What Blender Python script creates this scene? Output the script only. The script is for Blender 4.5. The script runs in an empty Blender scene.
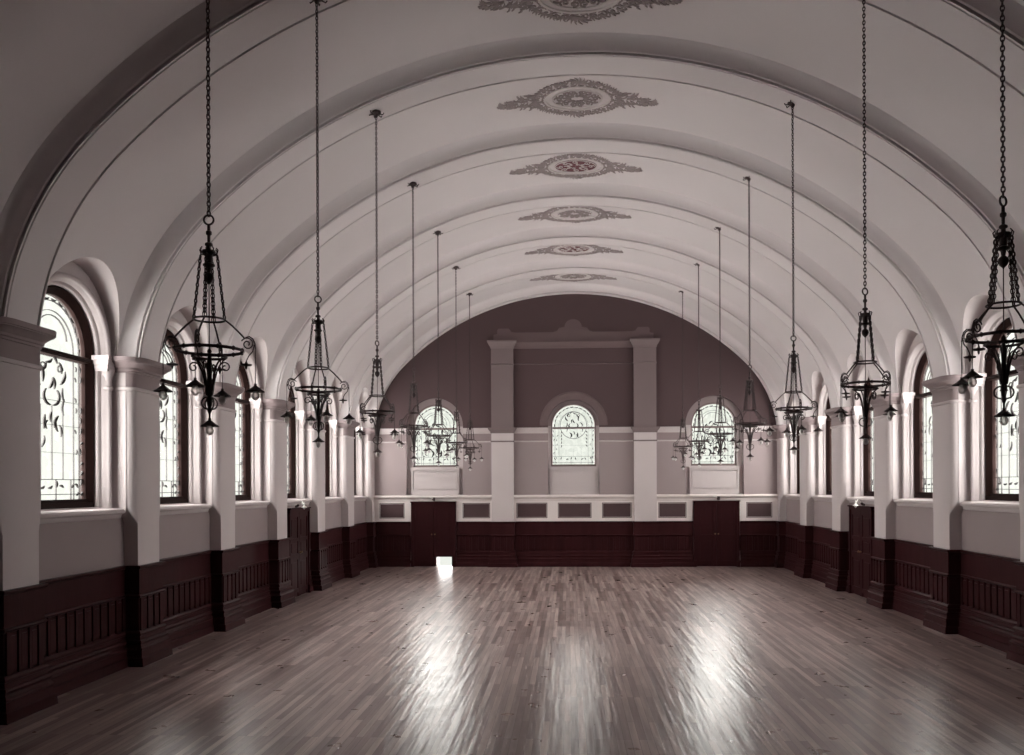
import bpy, math, random
from math import sin, cos, pi, sqrt
from mathutils import Matrix, Vector
random.seed(7)
scene = bpy.context.scene
C = scene.collection

# ------------------------------------------------------------ dimensions (metres)
D = 2.9                    # pier spacing
Y0 = 12.17                 # centre of pier index 1
def PY(k): return Y0 + (k - 1) * D
A = 6.3                    # hall axis to pier face
RCX, RCZ, RR = 2.97, 3.98, 3.33      # haunch arc of the arch profile
TR, TCZ = 7.55, 0.98                 # crown arc
TF = 0.24                            # field of the vault lies this far behind the rib soffit
ZS = 4.35                            # springing / top of cornice
YE = 26.66                           # end wall
YB = PY(-4)                          # wall behind the viewer
KMIN, KMAX = -4, 6
RV = 1.13                            # rise of that cut above the springing
RO = 1.0                             # radius of the lunette cut around a window
WX = 6.5                             # wall plane below the sills

def arch_pts(t, n1=26, n2=40, z0=ZS):
    """half profile from springing up to crown as (x, z, nx, nz), offset outward by t"""
    pts = []
    a0 = math.asin((z0 - RCZ) / (RR + t)); a1 = math.atan2(RCZ + 0 - TCZ + 0, RCX)   # direction crown centre -> haunch centre
    for i in range(n1):
        a = a0 + (a1 - a0) * i / n1
        pts.append((RCX + (RR + t) * cos(a), RCZ + (RR + t) * sin(a), cos(a), sin(a)))
    R2 = RR + math.hypot(RCX, RCZ - TCZ)
    for i in range(n2 + 1):
        a = a1 + (pi / 2 - a1) * i / n2
        pts.append(((R2 + t) * cos(a), TCZ + (R2 + t) * sin(a), cos(a), sin(a)))
    return pts
def vault_x(z, t=TF):
    r = RR + t
    a1 = math.atan2(RCZ - TCZ, RCX)
    if z <= RCZ + r * sin(a1): return RCX + sqrt(max(0, r * r - (z - RCZ) ** 2))
    R2 = RR + math.hypot(RCX, RCZ - TCZ) + t
    return sqrt(max(0, R2 * R2 - (z - TCZ) ** 2))
def vault_z(x, t=TF):
    R2 = RR + math.hypot(RCX, RCZ - TCZ) + t
    return TCZ + sqrt(R2 * R2 - x * x)

# ------------------------------------------------------------ mesh builder
class MB:
    def __init__(s): s.v = []; s.f = []
    def grid(s, rows, closeu=False, closev=False):
        b = len(s.v); n = len(rows); m = len(rows[0])
        for r in rows: s.v.extend(tuple(p) for p in r)
        for i in range(n if closeu else n - 1):
            for j in range(m if closev else m - 1):
                i2, j2 = (i + 1) % n, (j + 1) % m
                s.f.append((b + i * m + j, b + i * m + j2, b + i2 * m + j2, b + i2 * m + j))
        return b
    def face(s, pts):
        b = len(s.v); s.v.extend(tuple(p) for p in pts); s.f.append(tuple(range(b, b + len(pts))))
    def box(s, x0, x1, y0, y1, z0, z1):
        x0, x1 = min(x0, x1), max(x0, x1); y0, y1 = min(y0, y1), max(y0, y1)
        b = len(s.v)
        s.v += [(x, y, z) for z in (z0, z1) for y in (y0, y1) for x in (x0, x1)]
        for q in ((0, 2, 3, 1), (4, 5, 7, 6), (0, 1, 5, 4), (2, 6, 7, 3), (0, 4, 6, 2), (1, 3, 7, 5)):
            s.f.append(tuple(b + i for i in q))
    def loft(s, loops, caps=True):
        b = s.grid(loops, closev=True); m = len(loops[0]); n = len(loops)
        if caps:
            s.f.append(tuple(b + j for j in range(m))[::-1]); s.f.append(tuple(b + (n - 1) * m + j for j in range(m)))
    def lathe(s, prof, c=(0, 0, 0), n=12):
        rows = [[(c[0] + r * cos(2 * pi * j / n), c[1] + r * sin(2 * pi * j / n), c[2] + z) for j in range(n)] for r, z in prof]
        s.grid(rows, closev=True)
    def tube(s, pts, r, n=6, closed=False, caps=True):
        P = [Vector(p) for p in pts]; N = len(P); rows = []; up = None
        for i, p in enumerate(P):
            if closed: t = P[(i + 1) % N] - P[i - 1]
            else: t = P[min(i + 1, N - 1)] - P[max(i - 1, 0)]
            t.normalize()
            if up is None:
                up = t.orthogonal().normalized()
            u = (up - t * up.dot(t))
            u = u.normalized() if u.length > 1e-6 else t.orthogonal().normalized()
            up = u; w = t.cross(u)
            rr = r[i] if isinstance(r, (list, tuple)) else r
            rows.append([p + (u * cos(2 * pi * j / n) + w * sin(2 * pi * j / n)) * rr for j in range(n)])
        b = s.grid(rows, closeu=closed, closev=True)
        if caps and not closed:
            s.f.append(tuple(b + j for j in range(n))[::-1]); s.f.append(tuple(b + (N - 1) * n + j for j in range(n)))
    def add(s, o, fn):
        b = len(s.v); s.v += [tuple(fn(p)) for p in o.v]; s.f += [tuple(b + i for i in f) for f in o.f]
    def build(s, name, m, parent=None, smooth=None):
        me = bpy.data.meshes.new(name); me.from_pydata(s.v, [], s.f); me.validate(); me.update()
        import bmesh
        bm = bmesh.new(); bm.from_mesh(me); bmesh.ops.recalc_face_normals(bm, faces=bm.faces); bm.to_mesh(me); bm.free()
        if smooth:
            for p in me.polygons: p.use_smooth = True
            me.set_sharp_from_angle(angle=math.radians(smooth))
        me.materials.append(m)
        o = bpy.data.objects.new(name, me); C.objects.link(o)
        if parent: o.parent = parent
        return o
def tag(o, label=None, cat=None, group=None, kind=None):
    if label: o['label'] = label
    if cat: o['category'] = cat
    if group: o['group'] = group
    if kind: o['kind'] = kind
    return o
def empty(name, loc=(0, 0, 0), rz=0):
    o = bpy.data.objects.new(name, None); C.objects.link(o); o.location = loc; o.rotation_euler = (0, 0, rz); o.empty_display_size = .1
    return o
def kids(o): return [c for c in bpy.data.objects if c.parent == o]
def copy_tree(o, parent=None, table=None):
    c = o.copy(); C.objects.link(c)
    if parent: c.parent = parent
    for ch in kids(o): copy_tree(ch, c)
    return c

# ------------------------------------------------------------ materials
def mat(name, col, rough=.8, var=.0, scale=3., bump=0., bscale=40., metallic=0., spec=.5, stretch=(1, 1, 1)):
    m = bpy.data.materials.new(name); m.use_nodes = True
    nt = m.node_tree; b = nt.nodes['Principled BSDF']
    b.inputs['Roughness'].default_value = rough; b.inputs['Metallic'].default_value = metallic
    b.inputs['Specular IOR Level'].default_value = spec
    tc = nt.nodes.new('ShaderNodeTexCoord'); mp = nt.nodes.new('ShaderNodeMapping'); mp.inputs['Scale'].default_value = stretch
    nt.links.new(tc.outputs['Object'], mp.inputs['Vector'])
    n = nt.nodes.new('ShaderNodeTexNoise'); n.inputs['Scale'].default_value = scale; n.inputs['Detail'].default_value = 5
    nt.links.new(mp.outputs[0], n.inputs['Vector'])
    r = nt.nodes.new('ShaderNodeMix'); r.data_type = 'RGBA'
    r.inputs[6].default_value = tuple(c * (1 - var) for c in col) + (1,); r.inputs[7].default_value = tuple(min(1, c * (1 + var)) for c in col) + (1,)
    nt.links.new(n.outputs['Fac'], r.inputs[0]); nt.links.new(r.outputs[2], b.inputs['Base Color'])
    if bump:
        n2 = nt.nodes.new('ShaderNodeTexNoise'); n2.inputs['Scale'].default_value = bscale
        nt.links.new(mp.outputs[0], n2.inputs['Vector'])
        bp = nt.nodes.new('ShaderNodeBump'); bp.inputs['Strength'].default_value = bump; bp.inputs['Distance'].default_value = .01
        nt.links.new(n2.outputs['Fac'], bp.inputs['Height']); nt.links.new(bp.outputs[0], b.inputs['Normal'])
    return m
M = {}
M['plaster'] = mat('plaster', (.50, .44, .44), .85, .05, 1.5, .05, 30)
M['vault'] = mat('vault_plaster', (.68, .625, .63), .85, .05, .8, .05, 30)
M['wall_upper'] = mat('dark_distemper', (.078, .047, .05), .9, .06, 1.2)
M['trim_upper'] = mat('dull_trim_paint', (.125, .085, .087), .85, .05, 2)
M['dado_white'] = mat('dado_paint', (.66, .59, .575), .7, .04, 3)
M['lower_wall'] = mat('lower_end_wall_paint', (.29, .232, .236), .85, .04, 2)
M['band'] = mat('frieze_band_paint', (.25, .195, .198), .85, .04, 2)
M['shaft'] = mat('upper_pilaster_paint', (.17, .128, .13), .85, .04, 2)
M['panel_dark'] = mat('dado_panel_paint', (.06, .03, .033), .8, .08, 3)
M['wood'] = mat('dark_stained_wood', (.034, .0105, .012), .4, .35, 5, .1, 60, spec=.04, stretch=(1, 1, .15))
M['door'] = mat('door_wood', (.03, .009, .0105), .45, .3, 5, .1, 60, spec=.04, stretch=(1, 1, .15))
M['sash'] = mat('sash_wood', (.02, .0095, .0085), .6, .3, 8, spec=.05, stretch=(1, 1, .2))
M['sash_grey'] = mat('painted_sash', (.16, .115, .11), .5, .2, 8)
M['iron'] = mat('wrought_iron', (.03, .011, .012), .55, .3, 20)
M['lead'] = mat('window_lead', (.02, .016, .016), .7, .2, 20)
M['enamel'] = mat('white_enamel_shade', (.75, .73, .7), .3, .05, 10)
M['stencil'] = mat('ceiling_ornament_paint', (.33, .275, .275), .9, .2, 12)
M['stencil_pale'] = mat('ceiling_ornament_ring', (.66, .61, .6), .9, .05, 12)
M['grille'] = mat('ceiling_grille_dark', (.16, .06, .07), .9, .3, 20)
M['brass'] = mat('brass_knob', (.3, .2, .12), .35, .1, 20, metallic=1)

def glass_mat():
    m = bpy.data.materials.new('obscured_glass'); m.use_nodes = True; nt = m.node_tree
    for n in list(nt.nodes): nt.nodes.remove(n)
    o = nt.nodes.new('ShaderNodeOutputMaterial'); tr = nt.nodes.new('ShaderNodeBsdfTransparent'); tl = nt.nodes.new('ShaderNodeBsdfTranslucent'); gl = nt.nodes.new('ShaderNodeBsdfGlossy')
    tc = nt.nodes.new('ShaderNodeTexCoord'); v = nt.nodes.new('ShaderNodeTexVoronoi'); v.inputs['Scale'].default_value = 9
    rm = nt.nodes.new('ShaderNodeValToRGB'); rm.color_ramp.elements[0].color = (.84, .86, .83, 1); rm.color_ramp.elements[1].color = (.99, 1, .98, 1)
    nt.links.new(tc.outputs['Object'], v.inputs['Vector']); nt.links.new(v.outputs['Color'], rm.inputs[0]); nt.links.new(rm.outputs[0], tr.inputs['Color'])
    tl.inputs['Color'].default_value = (.8, .8, .76, 1); gl.inputs['Roughness'].default_value = .15; gl.inputs['Color'].default_value = (.8, .8, .8, 1)
    m1 = nt.nodes.new('ShaderNodeMixShader'); m1.inputs[0].default_value = .025
    nt.links.new(tr.outputs[0], m1.inputs[1]); nt.links.new(tl.outputs[0], m1.inputs[2])
    m2 = nt.nodes.new('ShaderNodeMixShader'); m2.inputs[0].default_value = .04
    nt.links.new(m1.outputs[0], m2.inputs[1]); nt.links.new(gl.outputs[0], m2.inputs[2]); nt.links.new(m2.outputs[0], o.inputs[0])
    return m
M['glass'] = glass_mat()
def bulb_mat():
    m = bpy.data.materials.new('bulb_glass'); m.use_nodes = True; nt = m.node_tree
    for n in list(nt.nodes): nt.nodes.remove(n)
    o = nt.nodes.new('ShaderNodeOutputMaterial'); tr = nt.nodes.new('ShaderNodeBsdfTransparent'); d = nt.nodes.new('ShaderNodeBsdfPrincipled')
    d.inputs['Base Color'].default_value = (.85, .82, .8, 1); d.inputs['Roughness'].default_value = .08
    tr.inputs['Color'].default_value = (.95, .93, .92, 1)
    fr = nt.nodes.new('ShaderNodeLayerWeight'); fr.inputs['Blend'].default_value = .8
    m1 = nt.nodes.new('ShaderNodeMixShader'); ma = nt.nodes.new('ShaderNodeMath'); ma.operation = 'MULTIPLY_ADD'; ma.inputs[1].default_value = .55; ma.inputs[2].default_value = .38; nt.links.new(fr.outputs['Facing'], ma.inputs[0]); nt.links.new(ma.outputs[0], m1.inputs[0])
    nt.links.new(tr.outputs[0], m1.inputs[1]); nt.links.new(d.outputs[0], m1.inputs[2]); nt.links.new(m1.outputs[0], o.inputs[0])
    return m
M['bulb'] = bulb_mat()
def floor_mat():
    m = bpy.data.materials.new('strip_floor'); m.use_nodes = True; nt = m.node_tree; b = nt.nodes['Principled BSDF']
    tc = nt.nodes.new('ShaderNodeTexCoord'); mp = nt.nodes.new('ShaderNodeMapping'); mp.inputs['Rotation'].default_value = (0, 0, pi / 2)
    nt.links.new(tc.outputs['Object'], mp.inputs['Vector'])
    br = nt.nodes.new('ShaderNodeTexBrick'); br.offset = .37; br.offset_frequency = 3; br.squash = 1
    br.inputs['Scale'].default_value = 1; br.inputs['Brick Width'].default_value = 1.7; br.inputs['Row Height'].default_value = .075
    br.inputs['Mortar Size'].default_value = .0018; br.inputs['Mortar Smooth'].default_value = .1; br.inputs['Bias'].default_value = 0
    br.inputs['Color1'].default_value = (.15, .095, .088, 1); br.inputs['Color2'].default_value = (.46, .37, .35, 1); br.inputs['Mortar'].default_value = (.05, .025, .025, 1)
    nt.links.new(mp.outputs[0], br.inputs['Vector'])
    mp2 = nt.nodes.new('ShaderNodeMapping'); mp2.inputs['Scale'].default_value = (9, .5, 1); nt.links.new(tc.outputs['Object'], mp2.inputs['Vector'])
    n = nt.nodes.new('ShaderNodeTexNoise'); n.inputs['Scale'].default_value = 1.5; n.inputs['Detail'].default_value = 6; nt.links.new(mp2.outputs[0], n.inputs['Vector'])
    rp = nt.nodes.new('ShaderNodeValToRGB'); rp.color_ramp.elements[0].position = .3; rp.color_ramp.elements[0].color = (.6, .57, .57, 1); rp.color_ramp.elements[1].position = .7; rp.color_ramp.elements[1].color = (1.15, 1.12, 1.1, 1)
    nt.links.new(n.outputs['Fac'], rp.inputs[0])
    mx = nt.nodes.new('ShaderNodeMix'); mx.data_type = 'RGBA'; mx.blend_type = 'MULTIPLY'; mx.inputs[0].default_value = 1
    nt.links.new(br.outputs['Color'], mx.inputs[6]); nt.links.new(rp.outputs[0], mx.inputs[7]); nt.links.new(mx.outputs[2], b.inputs['Base Color'])
    n3 = nt.nodes.new('ShaderNodeTexNoise'); n3.inputs['Scale'].default_value = 3; n3.inputs['Detail'].default_value = 8; nt.links.new(tc.outputs['Object'], n3.inputs['Vector'])
    mr = nt.nodes.new('ShaderNodeMapRange'); mr.inputs[1].default_value = .3; mr.inputs[2].default_value = .7; mr.inputs[3].default_value = .27; mr.inputs[4].default_value = .32
    nt.links.new(n3.outputs['Fac'], mr.inputs[0]); nt.links.new(mr.outputs[0], b.inputs['Roughness'])
    bp = nt.nodes.new('ShaderNodeBump'); bp.inputs['Strength'].default_value = .25; bp.inputs['Distance'].default_value = .004
    nt.links.new(br.outputs['Fac'], bp.inputs['Height']); bp.invert = True
    mp4 = nt.nodes.new('ShaderNodeMapping'); mp4.inputs['Scale'].default_value = (13, .9, 1); nt.links.new(tc.outputs['Object'], mp4.inputs['Vector'])
    n4 = nt.nodes.new('ShaderNodeTexNoise'); n4.inputs['Scale'].default_value = 1.; n4.inputs['Detail'].default_value = 1; nt.links.new(mp4.outputs[0], n4.inputs['Vector'])
    bp.invert = False; bp.inputs['Strength'].default_value = .5; bp.inputs['Distance'].default_value = .012
    nt.links.new(n4.outputs['Fac'], bp.inputs['Height']); nt.links.new(bp.outputs[0], b.inputs['Normal'])
    return m
M['floor'] = floor_mat()

trim_no = [0]
def trim(mb, m, label, smooth=30, parent=None):
    trim_no[0] += 1
    o = mb.build('trim_%d' % trim_no[0], m, parent, smooth)
    return tag(o, label, 'wall trim', kind='structure')

ORD = ['first', 'second', 'third', 'fourth', 'fifth', 'sixth', 'seventh', 'eighth', 'ninth', 'tenth', 'eleventh']
SIDE = {-1: 'left', 1: 'right'}

# ------------------------------------------------------------ floor
b = MB(); b.box(-7.4, 7.4, YB - .3, YE + .3, -.12, 0)
tag(b.build('floor', M['floor']), 'polished narrow strip wood floor of the empty hall', 'floor', kind='structure')

# ------------------------------------------------------------ vault
def window_bay(k, s):    # bay between pier k and k+1
    return k >= (0 if s < 0 else 1)
b = MB(); HW = 1.01
for k in range(KMIN, KMAX):
    yc = PY(k) + D / 2
    for s in (-1, 1):
        if window_bay(k, s):
            n = 24
            for q in (-1, 1):
                rows = []
                for i in range(n + 1):
                    th = pi / 2 * i / n
                    z = ZS + RV * sin(th); w = RO * cos(th)
                    x = s * vault_x(z)
                    rows.append([(x, yc + q * (w + (HW + .02 - w) * j / 6), z) for j in range(7)])
                b.grid(rows)
            z0 = ZS + RV
        else:
            z0 = ZS; 
        rows = []
        n = 44; za = z0
        prof = []
        # rows by angle so that the crown is smooth
        full = [(x, z) for x, z, _, _ in arch_pts(TF, 40, 60)]
        prof = [(vault_x(z0), z0)] + [p for p in full if p[1] > z0 + .02]
        for x, z in prof: rows.append([(s * x, yc - HW - .02, z), (s * x, yc, z), (s * x, yc + HW + .02, z)])
        b.grid(rows)
tag(b.build('ceiling', M['vault'], smooth=40), 'pale plaster barrel vault over the whole hall', 'ceiling', kind='structure')

# transverse ribs
def rib_section():
    pts = [(-.47, TF + .04), (-.445, TF + .002)]
    for i in range(1, 11):
        a = pi / 2 * (1 - i / 10)
        q = i / 10; pts.append((-.445 + .13 * (.6 * cos(a) + .4 * q), TF * (.6 * sin(a) + .4 * (1 - q))))
    pts = pts[:-1] + [(-.338, .045), (-.290, .055), (-.313, 0), (-.290, 0), (-.287, .035), (-.262, .035), (-.259, .004)]
    return pts + [(-y, t) for y, t in reversed(pts)]
SEC = rib_section()
for k in range(KMIN, KMAX + 1):
    b = MB()
    sec = SEC
    if k == KMAX: sec = [p for p in SEC if p[0] < 0] + [(0, .004)]
    if k == KMIN: sec = [(0, .004)] + [p for p in SEC if p[0] > 0]
    P0 = arch_pts(0)
    half = [(x, z, nx, nz) for x, z, nx, nz in P0]
    path = half + [(-x, z, -nx, nz) for x, z, nx, nz in reversed(half[:-1])]
    rows = [[(x + nx * t, PY(k) + y, z + nz * t) for y, t in sec] for x, z, nx, nz in path]
    b.grid(rows)
    trim(b, M['vault'], '%s transverse plaster rib of the vault, counted from the end wall' % ORD[KMAX - k])

# ------------------------------------------------------------ piers
def pier_loop(cx, o, s, half=False, rr=.13, hw=.315, back=6.78):
    """closed plan loop, offset o"""
    L = [(back, -(hw + rr + o)), (A + rr, -(hw + rr + o))]
    for i in range(1, 8):
        a = pi / 2 * i / 8
        L.append((A + rr - (rr + o) * sin(a), -hw - (rr + o) * cos(a)))
    L.append((A - o, -hw))
    L += [(x, -y) for x, y in reversed(L)]
    return [(s * x, cx + y) for x, y in L]
def clampY(loop, k):
    if k == KMAX: return [(x, min(y, YE + .01)) for x, y in loop]
    if k == KMIN: return [(x, max(y, YB - .01)) for x, y in loop]
    return loop
for k in range(KMIN, KMAX + 1):
    for s in (-1, 1):
        b = MB()
        lv = [(1.38, .0, .001), (2.02, .0, .001), (2.25, 0, .13), (3.92, 0, .13)]
        loops = []
        for z, o, rr in lv:
            loops.append([(x, y, z) for x, y in clampY(pier_loop(PY(k), o, s, rr=rr), k)])
        b.loft(loops)
        def band(levels):
            b.loft([[(x, y, z) for x, y in clampY(pier_loop(PY(k), o, s), k)] for z, o in levels])
        band([(3.9, 0), (3.905, .022), (3.935, .028), (3.95, .022), (3.955, 0)])
        o = trim(b, M['plaster'], '%s plaster pier on the %s wall, counted from the end wall' % (ORD[KMAX - k], SIDE[s]))
        b = MB(); band([(3.945, .002), (4.2, .002)]); band([(4.15, 0), (4.155, .02), (4.18, .025), (4.19, .045), (4.22, .05), (4.25, .09), (4.275, .125), (4.285, .15), (4.295, .15), (4.3, .165), (4.36, .17)])
        b.build('capital', M['band'], o, 30)

# ------------------------------------------------------------ side walls
def bay_sweep(b, s, yc, prof, z0=2.25, first_vault=True, nar=28):
    """profile of (R, X) swept up one jamb, round the arch, down the other"""
    path = [('j', -1, z0), ('j', -1, (z0 + ZS) / 2), ]
    rows = []
    def row(kind, q, val):
        r = []
        for i, (R, X) in enumerate(prof):
            if kind == 'j': y = yc + q * R; z = val
            else: y = yc - R * cos(val); z = ZS + (RV if R == RO else R) * sin(val)
            x = X
            if X is None:
                x = 6.40 if kind == 'j' else vault_x(z)
            r.append((s * x, y, z))
        return r
    rows.append(row('j', -1, z0)); rows.append(row('j', -1, ZS - .001))
    for i in range(nar + 1): rows.append(row('a', 0, pi * i / nar))
    rows.append(row('j', 1, ZS - .001)); rows.append(row('j', 1, z0))
    b.grid(rows)
BAYPROF = [(RO, None), (RO, 6.60), (.975, 6.615), (.945, 6.615)]
for i in range(13):
    a = pi * (i / 12) * 1.25 - pi * .35
    BAYPROF.append((.90 + .042 * cos(pi * i / 12), 6.60 - .048 * sin(pi * i / 12)))
BAYPROF += [(.845, 6.615), (.835, 6.66), (.815, 6.672), (.80, 6.68), (.787, 6.70), (.787, 6.90)]
def door_bay(k): return k == 3
for s in (-1, 1):
    b = MB()
    b.box(s * (WX + .01), s * 7.1, YB, YE, 0, 2.12)
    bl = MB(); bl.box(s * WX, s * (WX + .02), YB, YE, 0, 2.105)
    b.box(s * 6.97, s * 7.1, YB - .2, YE + .2, 0, 2.12)
    for k in range(KMIN, KMAX):
        yc = PY(k) + D / 2
        if window_bay(k, s):
            bay_sweep(b, s, yc, BAYPROF, 2.12)
            # outer masonry round the opening
            rows = []
            R = .787
            path = [(-R, 2.12)] + [(-R * cos(pi * i / 28), ZS + R * sin(pi * i / 28)) for i in range(29)] + [(R, 2.12)]
            outp = [(-1.5, 2.12)] + [(-1.5, 5.9)] * 0
            for (y, z) in path:
                a = math.atan2(z - ZS, y) if z > ZS else None
                if a is None: oy, oz = (1.5 if y > 0 else -1.5), z
                else:
                    m_ = max(abs(cos(a)) / 1.5, abs(sin(a)) / 1.7); oy, oz = cos(a) / m_, ZS + sin(a) / m_
                rows.append([(s * 6.90, yc + y, z), (s * 6.90, yc + oy, oz), (s * 6.98, yc + oy, oz), (s * 6.93, yc + y, z)])
            b.grid(rows)
        else:
            b.box(s * 6.52, s * 7.1, PY(k), PY(k + 1), 2.1, 5.4)
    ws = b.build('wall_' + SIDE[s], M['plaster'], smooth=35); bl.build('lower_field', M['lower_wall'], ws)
    tag(ws, '%s side wall of arched window bays with white plaster mouldings' % SIDE[s], 'wall', kind='structure')
    # impost blocks beside each window
    for k in range(0 if s < 0 else 1, KMAX):
        yc = PY(k) + D / 2
        b = MB()
        for q in (-1, 1):
            for z0, z1, o in ((4.15, 4.18, .0), (4.18, 4.24, .012), (4.24, 4.30, .03), (4.30, 4.36, .045)):
                b.box(s * (6.545 - o), s * 6.75, yc + q * (.785 - o), yc + q * .995, z0, z1)
            b.lathe([(.05, 3.89), (.066, 3.90), (.07, 3.93), (.06, 3.945), (.05, 3.95)], (s * 6.60, yc + q * .90, 0), 14)
            b.lathe([(.048, 4.02), (.056, 4.06), (.075, 4.11), (.085, 4.15), (.085, 4.17)], (s * 6.60, yc + q * .90, 0), 14)
        trim(b, M['plaster'], 'pair of pale impost blocks of the %s window, %s wall, from the end wall' % (ORD[KMAX - 1 - k], SIDE[s]))

# ------------------------------------------------------------ windows
def strip(b, pts, w, x0, x1, axis='x', closed=False):
    """flat came following pts (u,z), of width w, between depths x0..x1"""
    n = len(pts); L = []; 
    for i, p in enumerate(pts):
        if closed: t = (pts[(i + 1) % n][0] - pts[i - 1][0], pts[(i + 1) % n][1] - pts[i - 1][1])
        else:
            a_, c_ = pts[max(i - 1, 0)], pts[min(i + 1, n - 1)]; t = (c_[0] - a_[0], c_[1] - a_[1])
        l = math.hypot(*t) or 1; nx, nz = -t[1] / l, t[0] / l
        ww = w[i] if isinstance(w, (list, tuple)) else w
        L.append([(x0, p[0] + nx * ww / 2, p[1] + nz * ww / 2), (x0, p[0] - nx * ww / 2, p[1] - nz * ww / 2),
                  (x1, p[0] - nx * ww / 2, p[1] - nz * ww / 2), (x1, p[0] + nx * ww / 2, p[1] + nz * ww / 2)])
    b.grid(L, closeu=closed, closev=True)
    if not closed:
        b.face(L[0]); b.face(L[-1][::-1])
def leaf(b, u, z, ang, l, w, x0, x1):
    pts = []
    for i in range(7):
        t = i / 6; c = .25 * l * sin(pi * t * .8)
        pts.append((u + l * t * cos(ang) - c * sin(ang), z + l * t * sin(ang) + c * cos(ang)))
    strip(b, pts, [max(.004, w * sin(pi * min(1, i / 6 * .95 + .04))) for i in range(7)], x0, x1)
def arch_path(R, zb, zs, n=24, frac=1.):
    return [(-R, zb), (-R, (zb + zs) / 2)] + [(-R * cos(pi * i / n), zs + R * sin(pi * i / n)) for i in range(n + 1)] + [(R, (zb + zs) / 2), (R, zb)]
def came_pattern(b, R, zb, zs, x0, x1, rich=1.):
    w = .008
    strip(b, arch_path(R - .075, zb + .0, zs), w, x0, x1)
    strip(b, arch_path(R - .20, zb + .0, zs), w * .8, x0, x1)
    for z in (zb + .075, zb + .27): strip(b, [(-R, z), (R, z)], w, x0, x1)
    for z in (zb + .62, zb + .98, zb + 1.3):
        if z < zs - .5: strip(b, [(-R + .075, z), (R - .075, z)], w * .35, x0, x1)
    for u in (-.24, .0, .24): strip(b, [(u, zb + .27), (u, zs - .75 if zs - zb > 1.5 else zb + .5)], w * .35, x0, x1)
    # little darker coloured pieces along the border
    rnd = random.Random(int(R * 1000))
    zz = zb + .05
    while zz < zs:
        for q in (-1, 1):
            if rnd.random() < .75: leaf(b, q * (R - .04), zz, pi / 2 + rnd.uniform(-.6, .6), .09, .022, x0, x1)
            if rnd.random() < .3: leaf(b, q * (R - .14), zz, pi / 2 + rnd.uniform(-.9, .9), .07, .018, x0, x1)
        zz += .14
    for i in range(13):
        a = pi * (i + .5) / 13
        leaf(b, (R - .045) * cos(a), zs + (R - .045) * sin(a), a + pi / 2 + rnd.uniform(-.2, .2), .10, .024, x0, x1)
    for i in range(8):
        u = -R + .1 + (2 * R - .2) * i / 7
        leaf(b, u, zb + .16, rnd.uniform(0, pi), .09, .03, x0, x1)
        if i % 2: strip(b, [(u, zb), (u, zb + .27)], w * .6, x0, x1)
def motif(b, uc, zc, sc, x0, x1):
    for q in (-1, 1):
        f = lambda u, z: (uc + q * u * sc, zc + z * sc)
        pts = [f(.03 + .20 * sin(t) , -.18 - .16 * cos(t)) for t in [i * .22 for i in range(12)]]
        strip(b, pts, [.012 + .03 * sin(pi * i / 11) for i in range(12)], x0, x1)
        def lf(u, z, a, l, w):
            p = f(u, z); leaf(b, p[0], p[1], a if q > 0 else pi - a, l * sc, w * sc * (1 if q > 0 else 1), x0, x1)
        lf(.26, .05, 1.2, .30, .07); lf(.30, .25, 2.1, .22, .06); lf(.33, .0, -1.2, .26, .05); lf(.20, -.52, -1.9, .26, .07)
        lf(.12, -.62, -1.1, .2, .05); lf(.08, -.05, 1.9, .22, .06); lf(.38, -.2, -1.5, .3, .04); lf(.17, .42, 2.6, .2, .05)
        sp = [f(.24 + (.10 - .006 * i) * cos(i * .45), .32 + (.10 - .006 * i) * sin(i * .45)) for i in range(14)]
        strip(b, sp, .012, x0, x1)
    leaf(b, uc, zc - .45 * sc, -pi / 2, .2 * sc, .05 * sc, x0, x1)

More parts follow.
